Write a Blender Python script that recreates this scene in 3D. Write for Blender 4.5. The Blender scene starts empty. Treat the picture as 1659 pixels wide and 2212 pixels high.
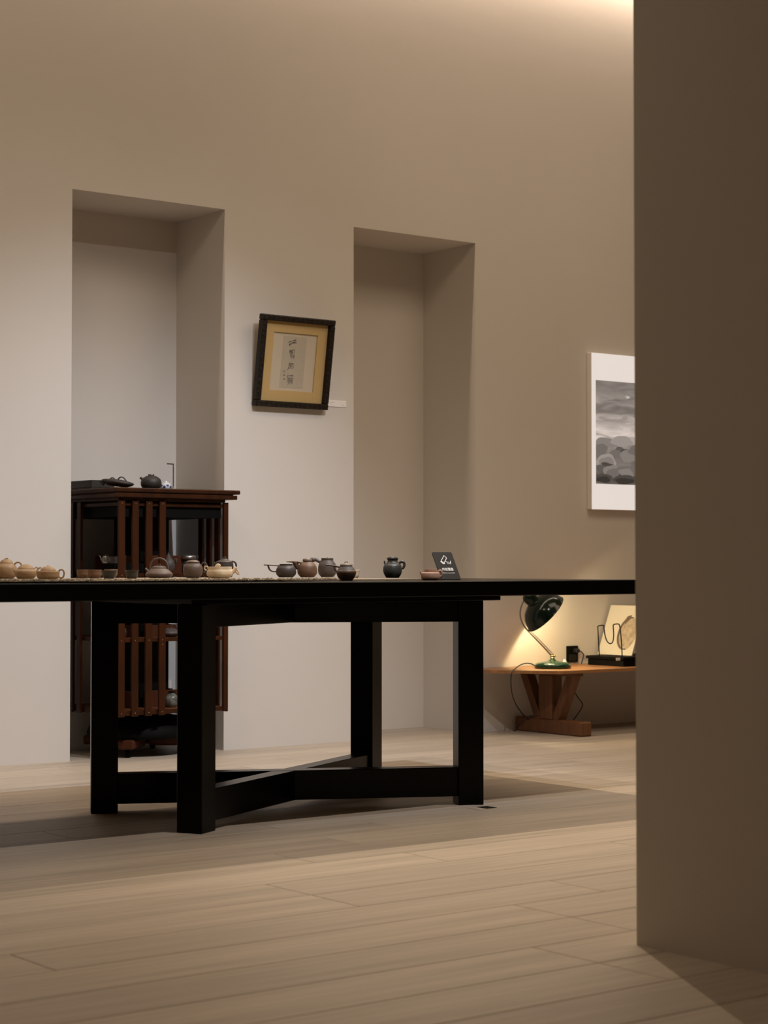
import bpy, math, random
from mathutils import Vector, Matrix
random.seed(7)

# ------------------------------------------------------------------ camera, light, exposure
F = 4122.0; CX = 829.5; HY = 1221.0; CAMH = 0.80
YAW = math.radians(37.6)
SY, CY_ = math.sin(YAW), math.cos(YAW)
scene = bpy.context.scene
PITCH = math.atan((HY - 1106.0) / F)
cam_d = bpy.data.cameras.new('camera'); cam = bpy.data.objects.new('camera', cam_d)
scene.collection.objects.link(cam); scene.camera = cam
cam.location = (0, 0, CAMH)
cam.rotation_euler = (math.pi / 2 + PITCH, 0, -YAW)
cam_d.sensor_fit = 'VERTICAL'; cam_d.sensor_height = 36.0; cam_d.sensor_width = 27.0
cam_d.lens = 36.0 * F / 2212.0
cam_d.clip_start = 0.05; cam_d.clip_end = 60
cam_d.dof.use_dof = True; cam_d.dof.focus_distance = 6.8; cam_d.dof.aperture_fstop = 5.6

w = bpy.data.worlds.new('world'); scene.world = w; w.use_nodes = True
w.node_tree.nodes['Background'].inputs[0].default_value = (0.02, 0.016, 0.012, 1)
w.node_tree.nodes['Background'].inputs[1].default_value = 1.0

COVE = (1.0, 0.80, 0.63); NEUT = (1.0, 0.90, 0.81); NEUT2 = (.82, 0.88, 1.0); AMB = (1.0, 0.80, 0.58)
def spot(name, loc, target, power, col, cone=90, blend=0.6, radius=0.02):
    d = bpy.data.lights.new(name, 'SPOT'); d.energy = power; d.color = col
    d.spot_size = math.radians(cone); d.spot_blend = blend; d.shadow_soft_size = radius
    o = bpy.data.objects.new(name, d); scene.collection.objects.link(o); o.location = loc
    o.rotation_euler = (Vector(target) - Vector(loc)).to_track_quat('-Z', 'Y').to_euler()
    return o
def area(name, loc, target, sx, sy, power, col):
    d = bpy.data.lights.new(name, 'AREA'); d.shape = 'RECTANGLE'; d.size = sx; d.size_y = sy
    d.energy = power; d.color = col
    o = bpy.data.objects.new(name, d); scene.collection.objects.link(o); o.location = loc
    o.rotation_euler = (Vector(target) - Vector(loc)).to_track_quat('-Z', 'Y').to_euler()
    return o
spot('spot_table_front', (3.75, 3.66, 3.52), (3.75, 5.85, 0.0), 160, NEUT, 92, 1.0, 0.016)
spot('spot_wall', (4.33, 3.90, 3.60), (3.95, 6.98, -0.25), 355, NEUT2, 58, 1.0, 0.03)
spot('spot_table_wall', (4.73, 6.10, 3.30), (4.0, 4.25, 0.0), 262, AMB, 64, 0.95, 0.010)
area('cove_strip', (5.0, 6.89, 3.92), (5.0, 6.89, 0), 7.6, 0.05, 50, COVE)
area('ambient_fill_left', (2.1, 4.9, 3.78), (2.1, 4.9, 0), 0.9, 0.9, 22, AMB)  # added soft fill for the left side and wall_right, not a fixture
area('ambient_fill_right', (6.0, 4.6, 3.78), (6.0, 5.0, 0), 2.2, 1.6, 38, AMB)  # added ambient fill that lifts the right part of the back wall
scene.view_settings.view_transform = 'Standard'; scene.view_settings.look = 'None'
scene.view_settings.gamma = 1; scene.view_settings.use_curve_mapping = False
scene.view_settings.exposure = 0.0

# ------------------------------------------------------------------ helpers
RX, RY = CY_, -SY          # the camera's right, on the floor plan
FX, FY = SY, CY_           # the camera's forward, on the floor plan
def pt(px, Y):
    """floor-plan point where the sight line of column px crosses the plane Y; returns x, y, metres per pixel"""
    o = (px - CX) / F
    dx, dy = FX + o * RX, FY + o * RY
    t = Y / dy
    return t * dx, Y, t / F
def zat(py, s): return CAMH - (py - HY) * s

C = scene.collection
def new_obj(name, mesh, parent=None, loc=None, rot=None):
    o = bpy.data.objects.new(name, mesh); C.objects.link(o)
    if parent: o.parent = parent
    if loc: o.location = loc
    if rot: o.rotation_euler = rot
    return o
def thing(name, label, cat, loc=(0, 0, 0), rz=0, group=None):
    o = bpy.data.objects.new(name, None); C.objects.link(o); o.empty_display_size = 0.05
    o.location = loc; o.rotation_euler = (0, 0, rz); o['label'] = label; o['category'] = cat
    if group: o['group'] = group
    return o
def tag(o, label, cat, group=None):
    o['label'] = label; o['category'] = cat
    if group: o['group'] = group
    return o

class MB:
    def __init__(s): s.v = []; s.f = []; s.sm = []
    def add(s, vs, fs, smooth=False, M=None):
        n = len(s.v)
        s.v += [tuple(M @ Vector(p)) if M else tuple(p) for p in vs]
        s.f += [tuple(i + n for i in f) for f in fs]; s.sm += [smooth] * len(fs)
        return s
    def box(s, x0, x1, y0, y1, z0, z1, M=None):
        vs = [(x, y, z) for z in (z0, z1) for y in (y0, y1) for x in (x0, x1)]
        return s.add(vs, [(0, 2, 3, 1), (4, 5, 7, 6), (0, 1, 5, 4), (2, 6, 7, 3), (0, 4, 6, 2), (1, 3, 7, 5)], False, M)
    def bbox(s, x0, x1, y0, y1, z0, z1, b, M=None):
        """box with chamfered vertical and horizontal edges (24 corner points)"""
        cx, cy, cz = (x0+x1)/2, (y0+y1)/2, (z0+z1)/2
        hx, hy, hz = (x1-x0)/2, (y1-y0)/2, (z1-z0)/2
        b = min(b, hx*.45, hy*.45, hz*.45)
        vs = []; idx = {}
        for sx in (-1, 1):
            for sy in (-1, 1):
                for sz in (-1, 1):
                    for a in range(3):
                        p = [sx*hx, sy*hy, sz*hz]
                        for k in range(3):
                            if k != a: p[k] -= (sx, sy, sz)[k] * b
                        idx[(sx, sy, sz, a)] = len(vs); vs.append((cx+p[0], cy+p[1], cz+p[2]))
        fs = []
        for a in range(3):
            u, v = (a+1) % 3, (a+2) % 3
            for sa in (-1, 1):
                q = []
                for su, sv in ((-1,-1),(1,-1),(1,1),(-1,1)):
                    k = [0,0,0]; k[a] = sa; k[u] = su; k[v] = sv; q.append(idx[(*k, a)])
                fs.append(tuple(q if sa > 0 else q[::-1]))
            for su in (-1, 1):
                for sv in (-1, 1):
                    q = []
                    for sa in (-1, 1):
                        k = [0,0,0]; k[a] = sa; k[u] = su; k[v] = sv; q.append((idx[(*k, u)], idx[(*k, v)]))
                    r = (q[0][0], q[1][0], q[1][1], q[0][1])
                    fs.append(r if su*sv > 0 else r[::-1])
        for sx in (-1, 1):
            for sy in (-1, 1):
                for sz in (-1, 1):
                    t = tuple(idx[(sx, sy, sz, a)] for a in range(3))
                    fs.append(t if sx*sy*sz > 0 else t[::-1])
        return s.add(vs, fs, False, M)
    def prism(s, poly, z0, z1, M=None):
        n = len(poly)
        a = sum(poly[i][0]*poly[(i+1) % n][1] - poly[(i+1) % n][0]*poly[i][1] for i in range(n))
        if a < 0: poly = poly[::-1]
        vs = [(x, y, z0) for x, y in poly] + [(x, y, z1) for x, y in poly]
        fs = [tuple(range(n))[::-1], tuple(range(n, 2*n))] + [(i, (i+1) % n, n+(i+1) % n, n+i) for i in range(n)]
        return s.add(vs, fs, False, M)
    def lathe(s, prof, seg=32, M=None, fn=None):
        vs = []; fs = []; rows = []
        for r, z in prof:
            if r < 1e-7: rows.append([len(vs)]); vs.append((0, 0, z)); continue
            row = []
            for k in range(seg):
                a = 2*math.pi*k/seg; rr, zz = (r, z) if fn is None else fn(r, z, a)
                row.append(len(vs)); vs.append((rr*math.cos(a), rr*math.sin(a), zz))
            rows.append(row)
        for A, B in zip(rows, rows[1:]):
            for k in range(seg):
                k2 = (k+1) % seg
                if len(A) == 1 and len(B) == 1: continue
                if len(A) == 1: fs.append((A[0], B[k2], B[k]))
                elif len(B) == 1: fs.append((A[k], A[k2], B[0]))
                else: fs.append((A[k], A[k2], B[k2], B[k]))
        return s.add(vs, fs, True, M)
    def tube(s, pts, rad, seg=10, sub=4, flat=1.0, M=None, closed=False):
        P = [Vector(p) for p in pts]; n = len(P)
        R = rad if isinstance(rad, (list, tuple)) else [rad]*n
        Q = []; RR = []
        if sub > 1 and n > 2:
            rng = n if closed else n-1
            for i in range(rng):
                p0 = P[(i-1) % n] if closed else P[max(i-1, 0)]
                p1, p2 = P[i], P[(i+1) % n]
                p3 = P[(i+2) % n] if closed else P[min(i+2, n-1)]
                for k in range(sub):
                    t = k/sub
                    Q.append(0.5*((2*p1)+(-p0+p2)*t+(2*p0-5*p1+4*p2-p3)*t*t+(-p0+3*p1-3*p2+p3)*t**3))
                    RR.append(R[i]*(1-t)+R[(i+1) % n]*t)
            if not closed: Q.append(P[-1]); RR.append(R[-1])
        else: Q, RR = P, R
        m = len(Q); vs = []; fs = []; up = None
        for i in range(m):
            if closed: T = Q[(i+1) % m]-Q[i-1]
            else: T = Q[min(i+1, m-1)]-Q[max(i-1, 0)]
            T.normalize()
            if up is None: up = Vector((0, 1, 0)) if abs(T.y) < .9 else Vector((0, 0, 1))
            n1 = (up - T*up.dot(T)).normalized(); n2 = T.cross(n1); up = n1
            for k in range(seg):
                a = 2*math.pi*k/seg
                vs.append(Q[i] + n1*(RR[i]*math.cos(a)*flat) + n2*(RR[i]*math.sin(a)))
        for i in range(m if closed else m-1):
            j = (i+1) % m
            for k in range(seg):
                k2 = (k+1) % seg
                fs.append((i*seg+k, i*seg+k2, j*seg+k2, j*seg+k))
        if not closed:
            fs.append(tuple(range(seg))[::-1]); fs.append(tuple((m-1)*seg+k for k in range(seg)))
        return s.add([tuple(v) for v in vs], fs, True, M)
    def mesh(s, name, mat):
        me = bpy.data.meshes.new(name); me.from_pydata(s.v, [], s.f)
        me.polygons.foreach_set('use_smooth', s.sm); me.materials.append(mat); me.update(); return me
    def build(s, name, mat, parent=None, loc=None, rot=None):
        return new_obj(name, s.mesh(name, mat), parent, loc, rot)

def mat(name, col, rough=0.6, metal=0.0, spec=0.5, noise=0.0, nscale=20, bump=0.0, bscale=60, stretch=None, coat=0.0, rand=0.0):
    m = bpy.data.materials.new(name); m.use_nodes = True; nt = m.node_tree; N = nt.nodes; L = nt.links
    b = N['Principled BSDF']; b.inputs['Base Color'].default_value = (*col, 1)
    b.inputs['Roughness'].default_value = rough; b.inputs['Metallic'].default_value = metal
    b.inputs['Specular IOR Level'].default_value = spec; b.inputs['Coat Weight'].default_value = coat
    tc = N.new('ShaderNodeTexCoord'); mp = N.new('ShaderNodeMapping')
    L.new(tc.outputs['Object'], mp.inputs[0])
    if stretch: mp.inputs['Scale'].default_value = stretch
    last = None
    if noise > 0:
        n = N.new('ShaderNodeTexNoise'); n.inputs['Scale'].default_value = nscale; n.inputs['Detail'].default_value = 6
        L.new(mp.outputs[0], n.inputs['Vector'])
        mr = N.new('ShaderNodeMapRange'); mr.inputs[1].default_value = .3; mr.inputs[2].default_value = .7
        mr.inputs[3].default_value = 1-noise; mr.inputs[4].default_value = 1+noise
        L.new(n.outputs['Fac'], mr.inputs[0])
        hs = N.new('ShaderNodeHueSaturation'); hs.inputs['Color'].default_value = (*col, 1)
        L.new(mr.outputs[0], hs.inputs['Value']); last = hs
        L.new(hs.outputs[0], b.inputs['Base Color'])
    if rand > 0:
        oi = N.new('ShaderNodeObjectInfo'); mr = N.new('ShaderNodeMapRange')
        mr.inputs[3].default_value = 1-rand; mr.inputs[4].default_value = 1+rand
        L.new(oi.outputs['Random'], mr.inputs[0])
        h2 = N.new('ShaderNodeHueSaturation'); h2.inputs['Color'].default_value = (*col, 1)
        if last: L.new(last.outputs[0], h2.inputs['Color'])
        L.new(mr.outputs[0], h2.inputs['Value']); L.new(h2.outputs[0], b.inputs['Base Color'])
    if bump > 0:
        n = N.new('ShaderNodeTexNoise'); n.inputs['Scale'].default_value = bscale; n.inputs['Detail'].default_value = 5
        L.new(mp.outputs[0], n.inputs['Vector'])
        bp = N.new('ShaderNodeBump'); bp.inputs['Strength'].default_value = bump; bp.inputs['Distance'].default_value = .01
        L.new(n.outputs['Fac'], bp.inputs['Height']); L.new(bp.outputs[0], b.inputs['Normal'])
    return m
def emat(name, col, strength):
    m = mat(name, col); b = m.node_tree.nodes['Principled BSDF']
    b.inputs['Emission Color'].default_value = (*col, 1); b.inputs['Emission Strength'].default_value = strength
    return m

M_WALL = mat('plaster', (.70, .655, .60), .92, spec=.15, noise=.02, nscale=1.5, bump=.06, bscale=14)
M_CEIL = mat('ceiling_paint', (.66, .60, .53), .95, spec=.1)
M_PLANK = mat('pale_oak', (.47, .395, .312), .5, spec=.35, noise=.17, nscale=4, bump=.05, bscale=10, stretch=(.35, 7, 7), rand=.07)
M_JOINT = mat('floor_joint', (.10, .08, .06), .9)
M_BLACK = mat('black_lacquer', (.0006, .0006, .0006), .26, spec=.12, bump=.02, bscale=8)
M_DWOOD = mat('dark_rosewood', (.040, .0115, .0028), .42, spec=.2, noise=.3, nscale=8, stretch=(4, 4, .5), rand=.15)
M_SHELF = mat('orange_shelf_wood', (.14, .045, .012), .5, noise=.2, nscale=8, stretch=(.6, 4, 4))
M_DWOOD2 = mat('rosewood_inner', (.065, .018, .006), .5, spec=.2, noise=.25, nscale=8, stretch=(4, 4, .5))
M_BLK = mat('matt_black', (.002, .0018, .0016), .7, spec=.12)
M_BENCH = mat('orange_elm', (.31, .145, .055), .42, noise=.2, nscale=9, stretch=(.6, 6, 6), spec=.5)
M_BENCHD = mat('brown_elm', (.15, .060, .022), .55, noise=.25, nscale=9, stretch=(5, 5, .7))
M_TAN = mat('tan_clay', (.47, .315, .18), .45, noise=.08, nscale=60, bump=.05, bscale=200)
M_BROWNCUP = mat('red_brown_clay', (.215, .115, .062), .6, noise=.1, nscale=60)
M_GREYCUP = mat('grey_green_glaze', (.055, .050, .040), .35, noise=.2, nscale=50)
M_PURPLE = mat('purple_brown_clay', (.112, .076, .058), .55, noise=.08, nscale=60, bump=.08, bscale=250)
M_CREAM = mat('cream_clay', (.72, .58, .40), .5, noise=.06, nscale=50)
M_DARKCLAY = mat('charcoal_clay', (.045, .034, .030), .5, noise=.12, nscale=60, bump=.08, bscale=250)
M_BROWNCLAY = mat('brown_clay', (.125, .067, .039), .5, noise=.12, nscale=50, bump=.06, bscale=220)
M_GREYCLAY = mat('grey_clay', (.075, .058, .050), .55, noise=.12, nscale=60, bump=.08, bscale=250)
M_MUD = mat('mud_brown_clay', (.095, .052, .032), .5, noise=.15, nscale=50)
M_LIDGREY = mat('ash_brown_lid', (.15, .115, .086), .5, noise=.12, nscale=60)
M_BLUEBLK = mat('black_green_clay', (.032, .032, .028), .42, noise=.2, nscale=40, bump=.15, bscale=90)
M_TERRA = mat('terracotta_clay', (.36, .215, .15), .55, noise=.06, nscale=60)
M_IRON = mat('cast_iron', (.035, .029, .025), .5, metal=.3, noise=.15, nscale=60, bump=.2, bscale=200)
M_SILVER = mat('tarnished_silver', (.32, .30, .28), .35, metal=.9, noise=.2, nscale=60)
M_STEEL = mat('brushed_steel', (.55, .50, .44), .3, metal=.95)
M_BRASS = mat('worn_brass', (.38, .28, .16), .4, metal=.8)
M_DBRASS = mat('dark_brass', (.13, .08, .05), .5, metal=.5)
M_PORC = mat('white_porcelain', (.60, .60, .62), .2)
M_COBALT = mat('cobalt_glaze', (.04, .06, .20), .2)
M_LINEN = mat('raw_linen', (.35, .285, .205), .95, noise=.3, nscale=150, bump=.6, bscale=300)
M_LINEN2 = mat('flat_grass_mat', (.23, .18, .12), .9, noise=.2, nscale=120)
M_SIGN = mat('black_acrylic', (.010, .009, .008), .45)
M_WHITE = mat('white_print', (.80, .77, .73), .6)
M_GREEN = mat('dark_green_enamel', (.002, .009, .005), .16, spec=.3, coat=.15)
M_GREENB = mat('bottle_green_enamel', (.004, .035, .015), .14, spec=.4, coat=.3)
M_INNER = mat('white_enamel', (.85, .82, .72), .4)
M_CORD = mat('black_rubber', (.008, .007, .006), .5)
M_FRAME = mat('dark_carved_wood', (.012, .0075, .004), .5, spec=.25, noise=.3, nscale=60, bump=.4, bscale=150)
M_CARVE = mat('rubbed_gilt_wood', (.034, .021, .012), .5, spec=.3)
M_MATB = mat('ochre_silk_mount', (.54, .365, .145), .85, noise=.03, nscale=200)
M_PAPER = mat('ivory_paper', (.56, .47, .345), .9, noise=.02)
M_RICE = mat('grey_rice_paper', (.47, .40, .30), .9, noise=.04, nscale=70)
M_INK = mat('ink', (.035, .033, .026), .8)
M_INKG = mat('faded_ink', (.16, .145, .11), .8)
M_CARD = mat('white_card', (.90, .86, .82), .7)
M_PANEL = mat('cream_board', (.80, .74, .60), .7)
M_SKETCH = mat('sepia_print', (.34, .27, .20), .8, noise=.35, nscale=30)
M_SKETCHD = mat('dark_sepia_print', (.17, .125, .09), .8, noise=.3, nscale=60)

# ------------------------------------------------------------------ the room
WY = 6.98; NB = 7.38; NT = 2.35; CEIL = 3.85
n1 = (3.755, 4.50); n2 = (5.20, 5.93)
b = MB()
for x0, x1 in ((-3.0, n1[0]), (n1[1], n2[0]), (n2[1], 9.6)): b.box(x0, x1, WY, NB, 0, 4.12)
for x0, x1 in (n1, n2): b.box(x0, x1, WY, NB, NT, 4.12)
b.box(-3.0, 9.6, NB, NB+.15, 0, 4.12)
wb = b.build('wall_back', M_WALL); wb['kind'] = 'structure'
WRX, WRY = 2.89, 2.88
b = MB(); b.box(WRX, WRX+.30, -2.2, WRY, 0, CEIL)
o = b.build('wall_right', M_WALL); o['kind'] = 'structure'
b = MB(); b.box(-3.15, -3.0, -2.35, WY, 0, CEIL); o = b.build('wall_left', M_WALL); o['kind'] = 'structure'
b = MB(); b.box(-3.0, 9.6, -2.35, -2.2, 0, CEIL); o = b.build('wall_front', M_WALL); o['kind'] = 'structure'
b = MB(); b.box(9.6, 9.75, -2.35, WY+.55, 0, CEIL); o = b.build('wall_far_right', M_WALL); o['kind'] = 'structure'
b = MB(); b.box(-3.15, 9.75, -2.35, 6.80, CEIL, CEIL+.06); b.box(-3.15, 9.75, 6.78, 6.80, CEIL+.06, 4.14); b.box(-3.15, 9.75, 6.78, WY+.55, 4.12, 4.16)
o = b.build('ceiling', M_CEIL); o['kind'] = 'structure'
# floor: boards one by one where the view falls on them, a plain margin around
PX0, PX1, PY0 = 0.6, 8.8, 1.20; PWID = 0.1998; ROWS = 31; PY1 = PY0 + ROWS*PWID
b = MB(); b.box(-3.0, 9.6, -2.2, NB, -.08, -.014)
for x0, x1, y0, y1 in ((-3.0, PX0, -2.2, NB), (PX1, 9.6, -2.2, NB), (PX0, PX1, -2.2, PY0)): b.box(x0, x1, y0, y1, -.014, 0)
b.f = b.f; floor = b.build('floor', M_JOINT); floor['kind'] = 'structure'
floor.data.materials.append(M_PLANK)
for p in floor.data.polygons:
    if p.index >= 6: p.material_index = 1
pm = {}
for r in range(ROWS):
    y0 = PY0 + r*PWID; x = PX0; first = True
    while x < PX1 - .01:
        L = random.choice((1.2, 1.5, 1.8))
        if first: L = random.choice((.3, .6, .9, 1.2, 1.5)); first = False
        L = min(L, PX1-x)
        if PX1-x-L < .25: L = PX1-x
        L = round(L, 2)
        if L not in pm:
            mb = MB(); mb.bbox(.0007, L-.0007, .0007, PWID-.0007, -.014, 0, .0014); pm[L] = mb.mesh('plank', M_PLANK)
        new_obj('plank', pm[L], floor, (x, y0, 0)); x += L
# small brass-edged floor outlet beside the right table leg
fx, fy, _s = pt(1049, 4.80)
t = thing('floor_outlet', 'small dark square floor outlet beside the right leg of the black table', 'outlet', (fx, fy, 0))
MB().bbox(-.055, .03, -.035, .035, 0, .0012, .0005).build('cover_plate', M_PLANK, t)
MB().box(-.018, .026, -.026, .026, .0012, .002).build('socket_opening', M_BLK, t)

# ------------------------------------------------------------------ black table
TZ = .750; TT = .050; TF, TB = 4.70, 5.70; TX0, TX1 = .60, 4.755
t = thing('long_table', 'long black lacquered table on a cross-braced four-legged trestle', 'table', (3.6, 5.2, 0))
MB().bbox(TX0-3.6, TX1-3.6, TF-5.2, TB-5.2, TZ-TT, TZ, .003).build('tabletop', M_BLACK, t)
LG = {1: (3.07, 5.475), 2: (3.065, 4.905), 3: (4.155, 5.50), 4: (4.15, 4.925)}
MB().bbox(3.02-3.6, 4.24-3.6, 4.86-5.2, 5.56-5.2, TZ-TT-.018, TZ-TT, .002).build('mounting_plate', M_BLACK, t)
lw = .043
def ang(a, c): return math.atan2(LG[c][1]-LG[a][1], LG[c][0]-LG[a][0])
for a, c in ((2, 3), (1, 4)):
    th = ang(a, c)
    for q in (a, c):
        MB().bbox(-lw, lw, -lw, lw, 0, TZ-TT-.018, .002).build('leg', M_BLACK, t, (LG[q][0]-3.6, LG[q][1]-5.2, 0), (0, 0, th))
    ln = math.hypot(LG[c][0]-LG[a][0], LG[c][1]-LG[a][1])/2 - lw
    mx, my = (LG[a][0]+LG[c][0])/2-3.6, (LG[a][1]+LG[c][1])/2-5.2
    nm = 'stretcher'
    MB().bbox(-ln, ln, -.032, .032, .028, .125, .002).build(nm, M_BLACK, t, (mx, my, .0 if a == 2 else .0007), (0, 0, th))
    MB().bbox(-ln, ln, -.032, .032, .612, TZ-TT-.018, .002).build('apron', M_BLACK, t, (mx, my, 0 if a == 2 else -.0007), (0, 0, th))

# ------------------------------------------------------------------ linen runner and flat mat on the table
def runner(name, x0, x1, y0, y1, z, amp, material, label, frayed):
    nx, ny = int((x1-x0)/.008), 40
    vs = []; fs = []; rnd = random.Random(3)
    e0 = [rnd.uniform(-1, 1) for _ in range(nx+1)]; e1 = [rnd.uniform(-1, 1) for _ in range(nx+1)]
    ph = [rnd.uniform(0, 6) for _ in range(6)]
    top = []
    for i in range(nx+1):
        x = x0+(x1-x0)*i/nx
        wob = .022*math.sin(x*5+ph[0])+.010*math.sin(x*17+ph[1])
        for j in range(ny+1):
            v = j/ny
            ya = y0+wob*frayed+e0[i]*.004*frayed; yb = y1+.6*wob*frayed+e1[i]*.004*frayed
            y = ya+(yb-ya)*v
            h = amp*(.5+.28*math.sin(x*31+y*9+ph[2])*math.sin(x*13-y*22+ph[3])+.22*math.sin(x*71+ph[4]+y*40))
            if j in (0, ny): h *= .35+.5*abs(e0[i])
            vs.append((x, y, z+.0012+max(h, 0)))
    n = len(vs); vs += [(a, c_, z) for a, c_, _ in vs]
    W = ny+1
    for i in range(nx):
        for j in range(ny):
            q = (i*W+j, (i+1)*W+j, (i+1)*W+j+1, i*W+j+1)
            fs.append(q); fs.append(tuple(k+n for k in q[::-1]))
    for i in range(nx):
        for j in (0, ny):
            q = (i*W+j, (i+1)*W+j, (i+1)*W+j+n, i*W+j+n); fs.append(q if j else q[::-1])
    for j in range(ny):
        for i in (0, nx):
            q = (i*W+j, i*W+j+1, i*W+j+1+n, i*W+j+n); fs.append(q[::-1] if i else q)
    mb = MB(); mb.add(vs, fs, False)
    return mb, label, name, material
x_l1 = pt(722, 4.80)[0]
t = thing('linen_runner', 'rough beige linen runner with frayed edge under the teapots on the black table', 'table runner', (0, 0, 0))
mb, *_ = runner('cloth', 1.0, x_l1, 4.80, 5.60, TZ+.0042, .0034, M_LINEN, '', 1)
mb.build('cloth', M_LINEN, t)
mb = MB(); rnd = random.Random(5)
for i in range(1300):
    x = rnd.uniform(1.9, x_l1); y = 4.80+.022*math.sin(x*5)*.3+rnd.uniform(-.012, .012)
    dx = rnd.uniform(-.009, .009); dz = rnd.uniform(.0, .009)
    mb.tube([(x, y+.01, TZ+.005), (x+dx*.5, y-.002, TZ+.004+dz), (x+dx, y-.012, TZ+.0045)], .0006, 4, 1)
o = mb.build('fringe', M_LINEN, t); o['kind'] = 'stuff'
x_l2 = pt(924, 5.08)[0]
o = MB().bbox(1.2, x_l2, 5.08, 5.64, TZ, TZ+.004, .001).build('grass_mat', M_LINEN2)
tag(o, 'flat brown mat with straight edge under the linen runner, ending near the black notice', 'mat')

# ------------------------------------------------------------------ vessels (authored in pixels, x to the camera's right)
MATZ = TZ + .0085
def lathe_px(prof, s, seg=36, fn=None, M=None):
    mb = MB(); mb.lathe([(r*s, z*s) for r, z in prof], seg, M, fn); return mb
def smooth_prof(pr, n=4):
    out = []
    for i in range(len(pr)-1):
        p0 = pr[max(i-1, 0)]; p1 = pr[i]; p2 = pr[i+1]; p3 = pr[min(i+2, len(pr)-1)]
        for k in range(n):
            t_ = k/n
            out.append(tuple(max(0, .5*((2*p1[a])+(-p0[a]+p2[a])*t_+(2*p0[a]-5*p1[a]+4*p2[a]-p3[a])*t_*t_+(-p0[a]+3*p1[a]-3*p2[a]+p3[a])*t_**3)) for a in (0, 1)))
    out.append(pr[-1]); return out
def tube_px(pts, rad, s, flat=1.0, seg=10, closed=False, y=0):
    mb = MB(); P = [(p[0]*s, (p[2] if len(p) > 2 else y)*s, p[1]*s) for p in pts]
    R = [r*s for r in rad] if isinstance(rad, (list, tuple)) else rad*s
    mb.tube(P, R, seg, 4, flat, closed=closed); return mb
def place(name, label, cat, px, Y, z, group=None):
    x, y, s = pt(px, Y)
    return thing(name, label, cat, (x, y, z), -YAW, group), s
def vessel(name, label, cat, px, Y, z, body, m, lid=None, lm=None, tubes=(), group=None, open_top=False, fn=None, knob=None):
    t, s = place(name, label, cat, px, Y, z, group)
    pr = [(0, 0)] + smooth_prof(body)
    if open_top:
        r, h = body[-1]
        pr += [(r-1.2, h)] + [(max(a-1.4, 0), max(b_, 1.6)) for a, b_ in reversed(smooth_prof(body)[:-1])] + [(0, 1.6)]
    else: pr += [(0, body[-1][1])]
    lathe_px(pr, s, fn=fn).build('body', m, t)
    if lid: 
        lo = lathe_px([(0, lid[0][1])] + smooth_prof(lid) + ([(0, lid[-1][1])] if lid[-1][0] > 0 else []), s).build('lid', lm or m, t)
        if knob:
            kz, kr, kind = knob
            if kind == 'ring':
                pts = [(kr*math.cos(a), kz+kr*math.sin(a)) for a in [math.pi*k/6 for k in range(7)]]
                tube_px(pts, .9, s).build('knob', lm or m, lo)
            else:
                lathe_px([(0, kz-1), (kr*.6, kz-1), (kr, kz+kr*.6), (kr*.7, kz+kr*1.4), (0, kz+kr*1.6)], s).build('knob', lm or m, lo)
    for tn, pts, rad, mm, flat in tubes:
        tube_px(pts, rad, s, flat).build(tn, mm or m, t)
    return t, s
G_TP = None
t, s = vessel('teapot', 'tall tan clay teapot at the left edge of the photo, cut by the frame', 'teapot', 14, 5.42, MATZ,
    [(15, 0), (21, 6), (23.3, 15), (21.5, 25), (14.5, 33)], M_TAN, [(14.5, 33), (14, 35), (9, 40.5), (0, 42)], M_TAN,
    [('handle', [(17, 30), (21, 34), (27, 35), (32, 31), (31, 23), (25, 16), (21, 11)], 1.8, None, 1)])
tube_px([(-12, 36), (-6, 40), (0, 43), (4, 43)], [1, 1.6, 1.6, 1], s).build('lid_ridge', M_TAN, t)
vessel('teapot', 'squat tan clay teapot with domed lid, middle one of the three tan teapots', 'teapot', 56, 5.30, MATZ,
    [(16, 0), (21.5, 5), (24, 12), (22.5, 18), (17.5, 21)], M_TAN, [(17.8, 21), (17.5, 22.3), (14, 26.5), (7, 30.5), (0, 31.5)], M_TAN,
    [('spout', [(-19, 11), (-23, 15), (-25, 20)], [4, 2.6, 1.8], None, 1), ('handle', [(16, 20, 8), (20, 25, 13), (23, 20, 17), (20, 9, 12)], 1.5, None, 1)])
vessel('teapot', 'low wide tan clay teapot with round ear handle on its right', 'teapot', 104, 5.16, MATZ,
    [(19, 0), (23.5, 4), (24.5, 10), (24.3, 17.2), (17, 18)], M_TAN, [(16.8, 18), (16.5, 19.5), (13, 24), (7, 27), (0, 28)], M_TAN,
    [('handle', [(23, 17), (27, 20), (32, 19.5), (35, 13), (33, 5), (28, 2.5), (22.5, 6)], 1.8, None, 1),
     ('spout', [(-20, 12, 4), (-24, 18, 6), (-20, 24, 8), (-16, 24, 8)], [3, 2.3, 1.6, 1.4], None, 1)], knob=(28, 1.2, 'ball'))
cup = lambda R, r, h: [(r, 0), (R*.84+r*.16, h*.35), (R*.96, h*.7), (R, h)]
vessel('tea_cup', 'small red-brown clay cup, leftmost of the cups on the runner', 'cup', 180, 5.40, MATZ, cup(14, 9, 18.5), M_BROWNCUP, open_top=True)
vessel('tea_cup', 'red-brown clay cup between the leftmost cup and the grey-rimmed cup', 'cup', 205, 5.34, MATZ, cup(15.5, 9.5, 18.5), M_BROWNCUP, open_top=True)
vessel('tea_cup', 'red-brown clay cup almost hidden behind the grey-rimmed cup', 'cup', 240, 5.48, MATZ, cup(14.5, 9.5, 19), M_BROWNCUP, open_top=True)
vessel('tea_cup', 'grey-green glazed cup with pale rim, in front of red-brown cups', 'cup', 236, 5.24, MATZ, [(11, 0), (14, 6), (16.3, 13), (18, 17.5)], M_GREYCUP, open_top=True)
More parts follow.
